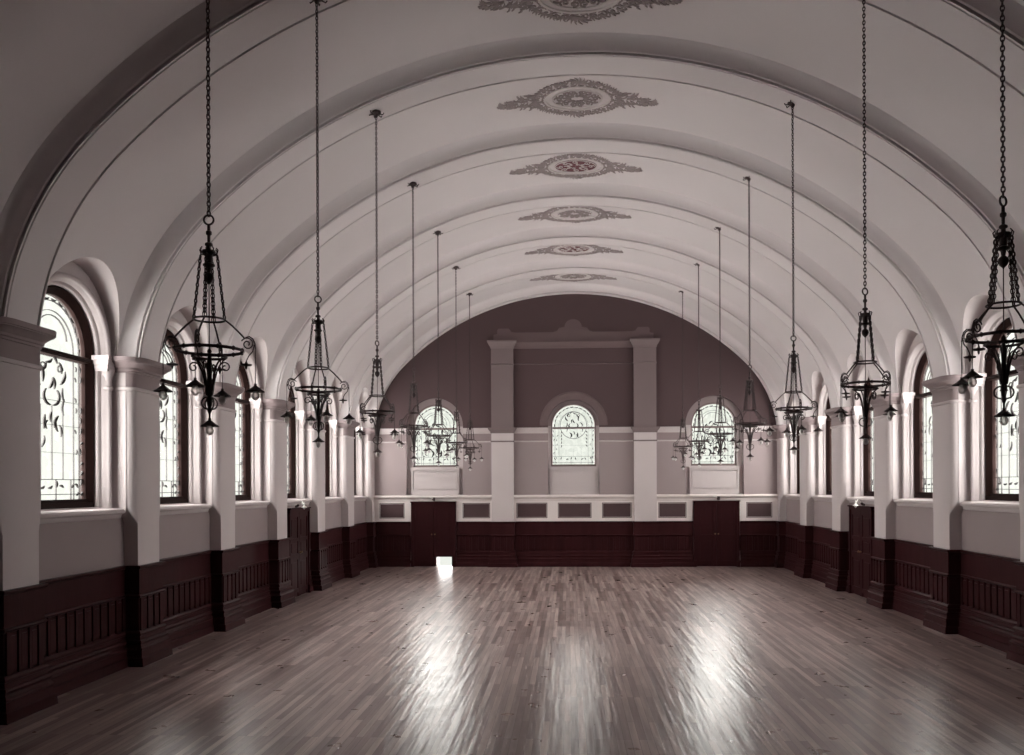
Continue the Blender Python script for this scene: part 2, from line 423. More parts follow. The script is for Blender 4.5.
GR, FR = .68, .792
def side_window():
    """built around x = 0 = glass plane, +x towards outside, bay centre y = 0"""
    root = empty('window_1')
    b = MB()
    # timber frame: swept box section following the arch
    prof = [(FR, -.11), (FR - .03, -.125), (FR - .05, -.11), (GR + .03, -.075), (GR, -.05), (GR, .04), (FR, .04)]
    zb = 2.26
    rows = []
    for kind, val in [('j', 0)] + [('a', pi * i / 30) for i in range(31)] + [('k', 0)]:
        r = []
        for R, X in prof:
            if kind == 'j': r.append((X, -R, zb))
            elif kind == 'k': r.append((X, R, zb))
            else: r.append((X, -R * cos(val), ZS + R * sin(val)))
        rows.append(r)
    b.grid(rows, closev=True)
    b.box(-.12, .04, -FR + .01, FR - .01, 2.26, 2.33); b.box(-.085, .04, -GR - .01, GR + .01, 2.33, 2.375)
    b.build('window_frame', M['sash'], root, 30)
    b = MB(); b.box(-.11, .04, -GR - .01, GR + .01, 4.235, 4.30); b.box(-.13, -.08, -GR - .02, GR + .02, 4.25, 4.285)
    b.build('transom', M['sash'], root)
    b = MB(); b.face([(.0, y, z) for y, z in [(-GR, 2.37), (-GR, 4.25), (GR, 4.25), (GR, 2.37)]])
    b.build('lower_pane', M['glass'], root)
    b = MB(); b.face([(.0, y, z) for y, z in [(-GR, 4.28), (-GR, ZS)] + [(-GR * cos(pi * i / 30), ZS + GR * sin(pi * i / 30)) for i in range(1, 30)] + [(GR, ZS), (GR, 4.28)]])
    b.build('upper_pane', M['glass'], root)
    b = MB(); came_pattern(b, GR, 2.37, ZS, -.012, .008)
    motif(b, 0, 3.85, .72, -.012, .008)
    leaf(b, -.2, 3.2, 1.2, .16, .03, -.012, .008); leaf(b, .22, 3.05, 1.8, .16, .03, -.012, .008)
    strip(b, [(.33 * cos(i * .26), ZS + .12 + .3 * sin(i * .26)) for i in range(13)], .009, -.012, .008)
    b.build('leading', M['lead'], root)
    # plaster sill with rounded nose
    b = MB()
    sec = [(.12, 2.275), (-.17, 2.26), (-.17, 2.245), (-.40, 2.235), (-.43, 2.225), (-.445, 2.20), (-.44, 2.175), (-.42, 2.16), (-.40, 2.155), (-.39, 2.12), (-.37, 2.10), (-.34, 2.095), (-.30, 2.09), (.12, 2.09)]
    b.loft([[(x, y, z) for x, z in sec] for y in (-.985, .985)])
    b.build('sill', M['plaster'], root, 30)
    return root
wn = [0]
proto = side_window()
first = True
for s in (-1, 1):
    for k in range(0 if s < 0 else 1, KMAX):
        o = proto if first else copy_tree(proto)
        first = False
        wn[0] += 1; o.name = 'window_%d' % wn[0]
        o.location = (s * 6.85, PY(k) + D / 2, 0); o.rotation_euler = (0, 0, 0 if s > 0 else pi)
        tag(o, 'tall arched leaded window with dark frame, %s wall, %s from the end wall' % (SIDE[s], ORD[KMAX - 1 - k]), 'window', 'tall arched side windows', 'structure')

# ------------------------------------------------------------ end wall
EW = [(-4.38, .90), (0, .80), (4.38, .90)]     # window centres, recess half width
ZE, ER, EB = 4.42, .69, 3.16                 # springing, glass radius, glass bottom
DOORS = (-4.415, 4.415); DHW = .705; DH = 2.04
def wall_col(b, x0, x1, z0, z1, y0=YE, y1=None):
    b.box(x0, x1, y0, (y1 or YE + .5), z0, z1)
# upper (darker painted) wall with three arched recesses, as a front skin + recess backs
b = MB(); b2 = MB(); b3 = MB(); b4 = MB(); b5 = MB()
def top_of(x):  # a bit above the rib soffit
    return 8.75 if abs(x) < 2 else vault_z(min(abs(x), 5.4), .1) if abs(x) < 5.4 else 6.9
NX = 120
def skin(bb, z_lo, z_hi):
    pass
# strips between recesses
xs_edges = [-6.9, EW[0][0] - .9, EW[0][0] + .9, -.8, .8, EW[2][0] - .9, EW[2][0] + .9, 6.9]
for i in (0, 2, 4, 6):
    b.box(xs_edges[i], xs_edges[i + 1], YE, YE + .5, 4.27, 9.2)
    b2.box(xs_edges[i], xs_edges[i + 1], YE, YE + .5, 2.1, 3.92)
    b4.box(xs_edges[i], xs_edges[i + 1], YE, YE + .5, 3.92, 4.27)
def arch_fill(bb, xc, R, ztop, y0, y1, n=36):
    rows = []
    for i in range(n + 1):
        a = pi * i / n; x = xc - R * cos(a); z = ZE + R * sin(a)
        rows.append([(x, y0, ztop), (x, y0, z), (x, y1, z), (x, y1, ztop)])
    bb.grid(rows)
for xc, R in EW:
    arch_fill(b, xc, R, 9.2, YE, YE + .18)
    for q in (-1, 1):                                     # recess jambs below the springing in the same plane
        b.box(xc + q * R, xc + q * (R + .01), YE, YE + .2, 4.27, ZE)
    # recess back with window hole
    yb = YE + .16
    arch_fill(b5, xc, ER + .02, 5.45, yb, YE + .45)
    for q in (-1, 1):
        b3.box(xc + q * (ER + .02), xc + q * (R + .03), yb, YE + .45, EB - .02, ZE); b5.box(xc + q * (ER + .02), xc + q * (R + .03), yb, YE + .45, ZE, 5.45)
    b3.box(xc - R - .03, xc + R + .03, yb, YE + .45, 2.1, EB - .02)
wall = b.build('wall_end', M['wall_upper'], smooth=35)
tag(wall, 'far end wall, dark painted above and pale below, with three arched windows', 'wall', kind='structure')
b2.build('lower_plaster', M['lower_wall'], wall); b4.build('frieze_band', M['band'], wall)
b3.build('window_recess', M['plaster'], wall, 35); b5.build('recess_arch', M['band'], wall, 35)
# dado zone 0 - 2.1 with door openings kept solid behind the doors except the low hatch
b = MB()
HX0, HX1, HZ = -4.33, -3.84, .31
for x0, x1, z0, z1 in ((-6.9, HX0, 0, 2.1), (HX1, 6.9, 0, 2.1), (HX0, HX1, HZ, 2.1)):
    b.box(x0, x1, YE, YE + .5, z0, z1)
b.build('dado_wall', M['dado_white'], wall)

# dado frame with dark recessed panels
b = MB(); pb = MB()
def dado_run(x0, x1, panels):
    """raised white frame 1.41..2.06 with panel openings"""
    yf = YE - .035
    z0, z1, pz0, pz1 = 1.41, 2.07, 1.52, 2.00
    b.box(x0, x1, yf, YE, z0, pz0); b.box(x0, x1, yf, YE, pz1, z1)
    xs = [x0] + [v for p in panels for v in p] + [x1]
    for i in range(0, len(xs), 2):
        if xs[i + 1] - xs[i] > .01: b.box(xs[i], xs[i + 1], yf, YE, pz0, pz1)
    for p0, p1 in panels:
        pb.box(p0, p1, YE - .008, YE - .001, pz0, pz1)
        for (a0, a1, c0, c1) in ((p0 + .022, p1 - .022, pz0 + .022, pz0 + .03), (p0 + .022, p1 - .022, pz1 - .03, pz1 - .022)):
            b.box(a0, a1, YE - .016, YE, c0, c1)
        for a0 in (p0 + .022, p1 - .03): b.box(a0, a0 + .008, YE - .016, YE, pz0 + .022, pz1 - .022)
dado_run(-6.3, -5.13, [(-6.14, -5.34)]); dado_run(-3.70, -2.57, [(-3.50, -2.63)])
dado_run(-1.88, 1.88, [(-1.80, -.83), (-.50, .55), (.88, 1.80)])
dado_run(2.57, 3.70, [(2.63, 3.50)]); dado_run(5.13, 6.3, [(5.34, 6.14)])
o = trim(b, M['dado_white'], 'white dado frieze frame across the end wall above the wainscot', None)
pb.build('panel', M['panel_dark'], o)

def ledge(levels, x0, x1, b, y=YE):
    """horizontal moulding: levels (z, projection)"""
    sec = [(y + .02, levels[0][0])] + [(y - o_, z) for z, o_ in levels] + [(y + .02, levels[-1][0])]
    b.loft([[(x, yy, z) for yy, z in sec] for x in (x0, x1)])
b = MB()
for x0, x1 in ((-6.4, -2.56), (-1.89, 1.89), (2.56, 6.4)):
    ledge([(2.05, .03), (2.07, .05), (2.12, .06), (2.15, .09), (2.17, .12), (2.19, .135), (2.21, .13), (2.235, .12), (2.25, .0)], x0, x1, b)
trim(b, M['dado_white'], 'long rounded sill ledge across the end wall above the doors')
# string course at capital level and bead
b = MB()
SC = [(4.18, .02), (4.2, .03), (4.23, .035), (4.27, .07), (4.30, .09), (4.31, .1), (4.355, .105), (4.36, 0)]
for x0, x1 in ((-6.4, -5.28), (-3.48, -2.56), (-1.89, -.80), (.80, 1.89), (2.56, 3.48), (5.28, 6.4)):
    ledge(SC, x0, x1, b)
    ledge([(3.905, .012), (3.92, .025), (3.94, .02), (3.95, 0)], x0, x1, b)
trim(b, M['plaster'], 'horizontal string course across the end wall at window springing height')
# tall pilasters
for q in (-1, 1):
    x0, x1 = (-2.57, -1.88) if q < 0 else (1.88, 2.57)
    P = .14
    b = MB(); b.box(x0, x1, YE - P, YE + .02, 1.41, 4.2)
    o = trim(b, M['plaster'], 'tall flat pilaster on the end wall, %s of the middle window' % SIDE[q], None)
    b = MB(); b.box(x0, x1, YE - P, YE + .02, 4.2, 6.86)
    for levels, base in ((SC, P), ([(3.905, .012), (3.92, .025), (3.94, .02), (3.95, 0)], P), ([(6.33, .0), (6.34, .02), (6.36, .02), (6.37, 0)], P),
                         ([(6.84, .0), (6.85, .02), (6.89, .03), (6.95, .07), (7.0, .1), (7.03, .115), (7.08, .12)], P)):
        loops = []
        for z, o_ in levels:
            loops.append([(x0 - o_, YE + .02, z), (x0 - o_, YE - base - o_, z), (x1 + o_, YE - base - o_, z), (x1 + o_, YE + .02, z)])
        b.loft(loops)
    b.build('upper_shaft', M['shaft'], o, None)
# entablature and shaped cresting between the pilasters
b = MB()
ledge([(6.33, 0), (6.34, .03), (6.36, .03), (6.37, 0)], -1.89, 1.89, b)
ledge([(6.84, .02), (6.85, .04), (6.9, .05), (6.94, .07), (6.98, .10), (7.02, .12), (7.06, .12)], -1.89, 1.89, b)
def cut(pts, y0, y1):
    b.loft([[(x, y, z) for x, z in pts] for y in (y0, y1)])
cr = [(-2.5, 7.07), (-2.5, 7.28), (-2.38, 7.30), (-2.38, 7.42), (-2.34, 7.47), (-2.02, 7.47), (-1.96, 7.40), (-1.94, 7.36), (-1.80, 7.34), (-.62, 7.34), (-.5, 7.38), (-.44, 7.47), (-.30, 7.50)]
cr += [(-.27 * cos(pi * i / 14), 7.50 + .24 * sin(pi * i / 14)) for i in range(0, 15)]
left = cr[:13]
cr += [(-x, z) for x, z in reversed(left)]
cut(cr, YE - .05, YE + .02)
trim(b, M['trim_upper'], 'shaped cresting and cornice linking the two pilasters high on the end wall', 25)
# archivolt round the middle window
b = MB()
rows = []
for i in range(41):
    a = pi * i / 40
    rows.append([(-R * cos(a), YE - o_, ZE + R * sin(a)) for R, o_ in ((.80, -.05), (.80, .03), (.83, .045), (.86, .03), (1.02, .03), (1.04, .05), (1.065, .05), (1.07, 0))])
b.grid(rows)
trim(b, M['trim_upper'], 'moulded arch band around the middle window of the end wall', 30)

def end_window(middle):
    root = empty('window_end')
    b = MB(); y0, y1 = -.04, .05; R = ER
    rows = []
    prof = [(R + .03, y0), (R - .012, y0 - .01), (R - .03, y0 + .015), (R - .035, y1), (R + .03, y1)]
    for i in range(-1, 32):
        a = pi * i / 30
        if i == -1: rows.append([(-r, y, EB) for r, y in prof])
        elif i == 31: rows.append([(r, y, EB) for r, y in prof])
        else: rows.append([(-r * cos(a), y, ZE + r * sin(a)) for r, y in prof])
    b.grid(rows, closev=True)
    b.box(-R - .03, R + .03, y0 - .01, y1, EB - .03, EB + .045)
    b.build('window_frame', M['sash_grey'], root, 30)
    b = MB(); b.box(-R, R, y0 - .005, y1, 4.325, 4.385); b.build('transom', M['sash_grey'], root)
    b = MB(); b.face([(x, .02, z) for x, z in [(-R, EB), (-R, 4.35), (R, 4.35), (R, EB)]]); b.build('lower_pane', M['glass'], root)
    b = MB(); b.face([(x, .02, z) for x, z in [(-R, 4.36), (-R, ZE)] + [(-R * cos(pi * i / 30), ZE + R * sin(pi * i / 30)) for i in range(1, 30)] + [(R, ZE), (R, 4.36)]]); b.build('upper_pane', M['glass'], root)
    t = MB(); came_pattern(t, R - .03, EB + .03, ZE, 0, .02)
    if middle:
        strip(t, [(.42 * cos(i * 2 * pi / 40), ZE + .02 + .42 * sin(i * 2 * pi / 40)) for i in range(40)], .014, 0, .02, closed=True)
        motif(t, 0, ZE + .12, .62, 0, .02)
        for q in (-1, 1):
            for i in range(5): leaf(t, q * .38, ZE - .15 - i * .11, -pi / 2 + q * .4, .09, .03, 0, .02)
    else:
        motif(t, 0, ZE - .32, .8, 0, .02)
        strip(t, [(.35 * cos(i * pi / 20), ZE + .05 + .35 * sin(i * pi / 20)) for i in range(21)], .009, 0, .02)
        rnd = random.Random(4)
        for i in range(26): leaf(t, rnd.uniform(-.5, .5), rnd.uniform(EB + .25, ZE - .05), rnd.uniform(0, 6), .1, .022, 0, .02)
        strip(t, [(-.0, EB + .2), (0, ZE - .5)], .01, 0, .02)
    l = MB(); l.add(t, lambda p: (p[1], p[0] + .008, p[2])); l.build('leading', M['lead'], root)
    # apron panel under the sill
    b = MB(); w = .76; yr = -.20
    b.box(-w, w, yr, -.05, 2.24, 2.42); b.box(-w, w, yr, -.05, 3.00, 3.10)
    for q in (-1, 1): b.box(q * w, q * (w - .05), yr, -.05, 2.42, 3.00)
    b.box(-w + .05, w - .05, -.13, -.05, 2.42, 3.00)
    b.box(-w + .075, w - .075, -.185, -.05, 2.445, 2.975)
    b.box(-w - .02, w + .02, -.24, .0, 3.06, 3.11)
    b.build('apron_panel', M['plaster'], root)
    return root
ew = end_window(False); em = end_window(True); ew2 = copy_tree(ew)
for o, x, lab in ((ew, -4.38, 'left arched leaded window of the end wall, white apron panel below'), (em, 0, 'middle arched window of the end wall, round tracery wreath, between the pilasters'), (ew2, 4.38, 'right arched leaded window of the end wall, white apron panel below')):
    wn[0] += 1; o.name = 'window_%d' % wn[0]; o.location = (x, YE + .26, 0)
    tag(o, lab, 'window', 'end wall windows', 'structure')

# wall behind the viewer
b = MB(); b.box(-7.1, 7.1, YB - .3, YB, 0, 9.2)
tag(b.build('wall_back', M['wall_upper']), 'plain plaster wall closing the near end of the hall', 'wall', kind='structure')
# solid masonry and roof boards above the vault keep daylight out
b = MB()
for s in (-1, 1): b.box(s * 6.97, s * 7.15, YB - .3, YE + .5, 5.85, 9.3)
b.box(-7.15, 7.15, YB - .3, YE + .5, 9.3, 9.45)
tag(b.build('roof', M['wood']), 'roof and upper masonry above the vault', 'roof', kind='structure')

# ------------------------------------------------------------ wainscot
WPROF = [(.0, 1.42), (.055, 1.42), (.06, 1.405), (.05, 1.38), (.03, 1.365), (.03, 1.01), (.05, 1.0), (.055, .985), (.04, .965), (.012, .95), (.012, .50), (.045, .485), (.06, .46), (.06, .43),
         (.045, .42), (.05, .37), (.075, .36), (.085, .335), (.075, .32), (.07, .30), (.08, .27), (.10, .255), (.105, .235), (.095, .22), (.095, .13), (.12, .115), (.125, .0)]
def miter(path):
    out = []
    n = len(path)
    for i, p in enumerate(path):
        ds = []
        if i > 0: d = Vector((p[0] - path[i - 1][0], p[1] - path[i - 1][1])).normalized(); ds.append(Vector((-d.y, d.x)))
        if i < n - 1: d = Vector((path[i + 1][0] - p[0], path[i + 1][1] - p[1])).normalized(); ds.append(Vector((-d.y, d.x)))
        if len(ds) == 1: out.append(ds[0])
        else:
            m_ = (ds[0] + ds[1]).normalized(); out.append(m_ / max(.3, m_.dot(ds[0])))
    return out
def wainscot(path, side):
    """path ordered so that its left normal points into the room"""
    b = MB(); nm = miter(path)
    rows = [[(p[0] + n_.x * d, p[1] + n_.y * d, z) for d, z in WPROF] for p, n_ in zip(path, nm)]
    b.grid(rows)
    for i in range(len(path) - 1):
        p, q = Vector(path[i]), Vector(path[i + 1]); L = (q - p).length
        if L < .5: continue
        t = (q - p) / L; n_ = Vector((-t.y, t.x))
        e0, e1 = .05, L - .05
        cnt = max(2, round((e1 - e0) / .19)); st = (e1 - e0) / cnt
        for j in range(cnt + 1):
            c = p + t * (e0 + st * j); hw = .022 if 0 < j < cnt else .04
            def bx(u0, u1, d0, d1, z0, z1):
                pts = [c + t * u + n_ * d for u, d in ((u0, d0), (u1, d0), (u1, d1), (u0, d1))]
                b.loft([[(v.x, v.y, z) for v in pts] for z in (z0, z1)])
            bx(-hw, hw, .0, .036, .49, .96)
            if j < cnt:
                m0, m1 = hw + .02, st - .042
                bx(m0, m1, .0, .026, .54, .91)
    return b
def pier_path(s, kA, kB, y0, y1):
    """plan polyline along side wall s from y0 to y1 around piers kA..kB-1"""
    pts = [(s * WX, y0)]
    for k in range(kA, kB + 1):
        c = PY(k)
        pts += [(s * WX, c - .33), (s * (A - .01), c - .33), (s * (A - .01), c + .33), (s * WX, c + .33)]
    pts.append((s * WX, y1))
    return pts
DC = PY(3) + D / 2; SDH = .73
for s in (-1, 1):
    for tag_, path in (('near', pier_path(s, KMIN + 1, 3, YB, DC - SDH)), ('far', pier_path(s, 4, 5, DC + SDH, YE - .33) + [(s * (A - .01), YE - .33), (s * (A - .01), YE)])):
        if s > 0: path = path
        else: path = list(reversed(path))
        # left normal into the room: for the right wall travel +y gives normal -x (into the room)
        b = wainscot(path, s)
        trim(b, M['wood'], 'dark panelled wainscot along the %s wall, %s part beyond the side door' % (SIDE[s], tag_) if tag_ == 'far' else 'dark panelled wainscot along the %s wall from the near end to the side door' % SIDE[s], 25)
P = .14
for path, lab in (([(-5.14, YE), (-6.3, YE)], 'dark wainscot panel in the left corner of the end wall beside the door'),
                  ([(3.70, YE), (2.57, YE), (2.57, YE - P), (1.88, YE - P), (1.88, YE), (-1.88, YE), (-1.88, YE - P), (-2.57, YE - P), (-2.57, YE), (-3.70, YE)], 'long dark panelled wainscot between the two end wall doors'),
                  ([(6.3, YE), (5.14, YE)], 'dark wainscot panel in the right corner of the end wall beside the door')):
    b = wainscot(path, 0)
    trim(b, M['wood'], lab, 25)

# ------------------------------------------------------------ doors (local: x along width, -y into room)
dn = [0]
def make_door(hatch, hwid, label):
    dn[0] += 1
    root = empty('door_%d' % dn[0])
    b = MB(); H = DH
    b.box(-hwid, -hwid + .07, -.10, .02, 0, H); b.box(hwid - .07, hwid, -.10, .02, 0, H); b.box(-hwid, hwid, -.10, .02, H - .09, H)
    b.box(-hwid - .02, hwid + .02, -.125, .0, H - .02, H + .012)
    b.box(-hwid - .015, -hwid + .085, -.12, .02, 0, .2); b.box(hwid - .085, hwid + .015, -.12, .02, 0, .2)
    b.build('door_frame', M['door'], root)
    w = hwid - .07
    for q in (-1, 1):
        b = MB(); x0, x1 = (-w, -.004) if q < 0 else (.004, w)
        zl = .015
        hx0, hx1 = (HX0 - DOORS[0], HX1 - DOORS[0])
        if hatch and q > 0:
            b.box(max(x0, hx1), x1, -.06, -.02, zl, H - .09) if hx1 < x1 else None
            b.box(x0, hx0, -.06, -.02, zl, HZ)
            b.box(x0, min(hx1, x1), -.06, -.02, HZ, H - .09)
            zp = .42
        else:
            b.box(x0, x1, -.06, -.02, zl, H - .09); zp = .2
        # stiles and rails
        for a0, a1 in ((x0, x0 + .09), (x1 - .09, x1)): b.box(a0, a1, -.075, -.055, zp - .1 if hatch and q > 0 else zl, H - .09)
        for z0, z1 in ((zp - .1, zp), (.86, 1.0), (1.28, 1.36), (H - .2, H - .09)): b.box(x0 + .09, x1 - .09, -.075, -.055, z0, z1)
        for z0, z1 in ((zp + .06, .80), (1.04, 1.24), (1.42, H - .26)): b.box(x0 + .14, x1 - .14, -.07, -.055, z0, z1)
        leaf_o = b.build('door_leaf', M['door'], root)
        b = MB(); b.lathe([(0, 0), (.02, .004), (.026, .02), (.02, .035), (.008, .04), (.008, .06)], (0, 0, 0), 12)
        kb = MB(); kb.add(b, lambda p: (q * .05 + p[0], -.135 + p[2], 1.02 + p[1])); kb.build('knob', M['brass'], leaf_o, 40)
    tag(root, label, 'door', kind='structure')
    return root
for x, lab, h in ((DOORS[0], 'dark double door at left of the end wall with bright low gap at its foot', True), (DOORS[1], 'dark double door at right of the end wall, fully closed', False)):
    o = make_door(h, DHW, lab); o.location = (x, YE - .005, 0)
for s in (-1, 1):
    o = make_door(False, SDH, 'dark double door in the %s side wall under a window' % SIDE[s])
    o.location = (s * (WX - .03), DC, 0); o.rotation_euler = (0, 0, pi / 2 if s < 0 else -pi / 2)

# ------------------------------------------------------------ swing lamps over the doors (local: -y into room)
def make_wall_lamp():
    root = empty('wall_lamp')
    b = MB(); b.lathe([(0, -.01), (.05, -.01), (.055, .01), (.04, .03), (.03, .05), (.02, .07), (0, .075)], (0, 0, 0), 14)
    m_ = MB(); m_.add(b, lambda p: (p[0], .01 - p[2], p[1] + .0)); m_.box(-.06, .06, -.02, .012, -.05, .06); m_.build('bracket', M['iron'], root, 35)
    pts = [(0, -.05, .02), (-.04, -.09, .05), (-.11, -.14, .09), (-.17, -.18, .10), (-.23, -.22, .06), (-.29, -.26, .03), (-.35, -.29, .06), (-.40, -.31, .075), (-.44, -.32, .05), (-.44, -.32, .02)]
    b = MB(); b.tube(pts, .008, 8); b.build('swing_arm', M['enamel'], root, 50)
    b = MB(); b.lathe([(.010, .025), (.014, .015), (.035, -.012), (.06, -.035), (.062, -.04), (.056, -.035), (.03, -.012), (.010, .008)], (-.44, -.32, 0), 18)
    sh = b.build('lamp_shade', M['enamel'], root, 40)
    b = MB(); b.lathe([(.0, -.085), (.016, -.075), (.024, -.055), (.020, -.035), (.012, -.015), (.010, 0)], (-.44, -.32, 0), 12); b.build('bulb', M['bulb'], sh, 50)
    return root
wl = make_wall_lamp()
spots = [((-(WX - .01), DC + .1, 2.10), pi / 2, 'small swing arm lamp with white shade over the left side wall door'),
         ((WX - .01, DC + .1, 2.10), -pi / 2, 'small swing arm lamp with white shade over the right side wall door'),
         ((-4.38, YE - .15, 2.12), 0, 'small dark bracket lamp on the ledge over the left end wall door'),
         ((4.47, YE - .15, 2.12), 0, 'small dark bracket lamp on the ledge over the right end wall door')]
for i, (loc, rz, lab) in enumerate(spots):
    o = wl if i == 0 else copy_tree(wl)
    o.location = loc; o.rotation_euler = (0, 0, rz)
    tag(o, lab, 'wall lamp', 'swing arm lamps over the doors')
    if i == 1:   # mirrored arm: swings towards the end wall too
        o.scale = (-1, 1, 1)
    if i >= 2: o.rotation_euler = (0, 0, -1.1 if i == 2 else -1.1)

# ------------------------------------------------------------ ceiling medallions
def medallion(dark):
    """local: x across hall, y along hall, z is ignored: draped on the vault"""
    root = empty('ceiling_medallion')
    def place(bb, h0=.0, h1=.012, T=None):
        pass
    HWX, HWY = 1.26, .70
    def drape(mb):
        out = MB()
        # p = (depth, u, v): depth downwards from the vault
        out.add(mb, lambda p: (p[1], p[2], vault_z(p[1]) - vault_z(0) + p[0]))
        return out
    D0, D1 = -.014, .004
    # oval ring
    ring = MB()
    for a_, b_, w in ((.52, .40, .035), (.40, .30, .012)):
        strip(ring, [(a_ * cos(2 * pi * i / 48), b_ * sin(2 * pi * i / 48)) for i in range(48)], w, -.02, .004, closed=True)
    drape(ring).build('oval_ring', M['stencil_pale'], root)
    sc = MB(); rnd = random.Random(11)
    def spiral(u, v, r, a0, turns, hand, w):
        n = int(10 * turns) + 4; pts = []
        for i in range(n):
            t = i / (n - 1); a = a0 + hand * turns * 2 * pi * t; rr = r * (1 - .82 * t)
            pts.append((u + rr * cos(a), v + rr * sin(a)))
        strip(sc, pts, [w * (.5 + .8 * sin(pi * i / (n - 1))) for i in range(n)], D0, D1)
    # band of scrolls round the oval
    N = 30
    for i in range(N):
        a = 2 * pi * i / N
        u, v = .635 * cos(a), .51 * sin(a)
        spiral(u, v, .065, a + pi, 1.1, 1 if i % 2 else -1, .02)
        for d_ in (-.6, 0, .6): leaf(sc, u * 1.0, v * 1.02, a + d_, .115, .022, D0, D1)
        leaf(sc, .57 * cos(a + .12), .45 * sin(a + .12), a + 1.6, .09, .026, D0, D1)
    # crests top and bottom
    for q in (-1, 1):
        for a in (-1.2, -.8, -.4, 0, .4, .8, 1.2): leaf(sc, .0, q * .50, q * pi / 2 + a, .2, .028, D0, D1)
        for u_ in (-.3, -.2, .2, .3): spiral(u_, q * .50, .06, q * pi / 2, 1.2, 1 if u_ > 0 else -1, .016)
    # tapering leafy wings left and right
    body = sc; sc = MB()
    for j in range(10):
        u = .68 + j * .056; h = .21 * (1 - j / 10.) * (1 + .35 * sin(j * 2.1)) + .012
        for v in (-h * .9, -h * .5, -h * .12, h * .12, h * .5, h * .9):
            leaf(sc, u, v, (1 if v > 0 else -1) * rnd.uniform(.1, 1.3), .09 + .03 * rnd.random(), .024, D0, D1)
        if j in (1, 4, 7):
            spiral(u, h * .6, .05, 0, 1.1, 1, .016); spiral(u, -h * .6, .05, 0, 1.1, -1, .016)
    leaf(sc, 1.20, 0, 0, .1, .03, D0, D1)
    body.add(sc, lambda p: p); body.add(sc, lambda p: (p[0], -p[1], p[2])); sc = body
    drape(sc).build('scrollwork', M['stencil'], root)
    # pierced centre
    sc2 = sc; sc = MB()
    def sp2(u, v, r, a0, turns, hand, w):
        n = 12; pts = []
        for i in range(n):
            t = i / (n - 1); a = a0 + hand * turns * 2 * pi * t; rr = r * (1 - .8 * t); pts.append((u + rr * cos(a), v + rr * sin(a)))
        strip(sc, pts, w, -.018, D1)
    nt_ = 8 if dark else 14
    for i in range(nt_):
        a = 2 * pi * i / nt_; u, v = .30 * cos(a), .215 * sin(a)
        sp2(u, v, .07, a, 1.2, 1 if i % 2 else -1, .02 if not dark else .008)
        leaf(sc, .10 * cos(a), .08 * sin(a), a, .13, .03 if not dark else .016, -.018, D1); sp2(.15 * cos(a + .2), .10 * sin(a + .2), .04, a + 1, 1.1, -1 if i % 2 else 1, .012 if not dark else .006)
    drape(sc).build('centre_tracery', M['stencil'] if not dark else M['stencil_pale'], root)
    g = MB(); n = 36
    if dark:
        rows = [[(-.006 , .41 * f * cos(2 * pi * i / n), .31 * f * sin(2 * pi * i / n)) for i in range(n)] for f in (.02, .35, .7, 1.)]
        t = MB(); t.grid(rows, closev=True); rows2 = [[(.004, .41 * cos(2 * pi * i / n), .31 * sin(2 * pi * i / n)) for i in range(n)], rows[-1]]
        t.grid(rows2, closev=True); drape(t).build('vent_grille', M['grille'], root)
    return root
mp_, md_ = medallion(False), medallion(True)
used = {False: False, True: False}
ml = ['nearest pale scrolled ceiling medallion, cut by the top of the view', 'large pale scrolled ceiling medallion in the second bay seen', 'scrolled ceiling medallion with dark red vent, nearer of the two dark ones',
      'pale scrolled ceiling medallion between the two dark vented ones', 'scrolled ceiling medallion with dark red vent, farther of the two dark ones', 'farthest flat pale ceiling medallion next to the end wall']
for i, k in enumerate(range(0, 6)):
    dk = i in (2, 4)
    src = md_ if dk else mp_
    o = src if not used[dk] else copy_tree(src); used[dk] = True
    o.location = (0, PY(k) + D / 2 + .09, vault_z(0))
    tag(o, ml[i], 'ceiling ornament', 'oval medallions along the crown of the vault')

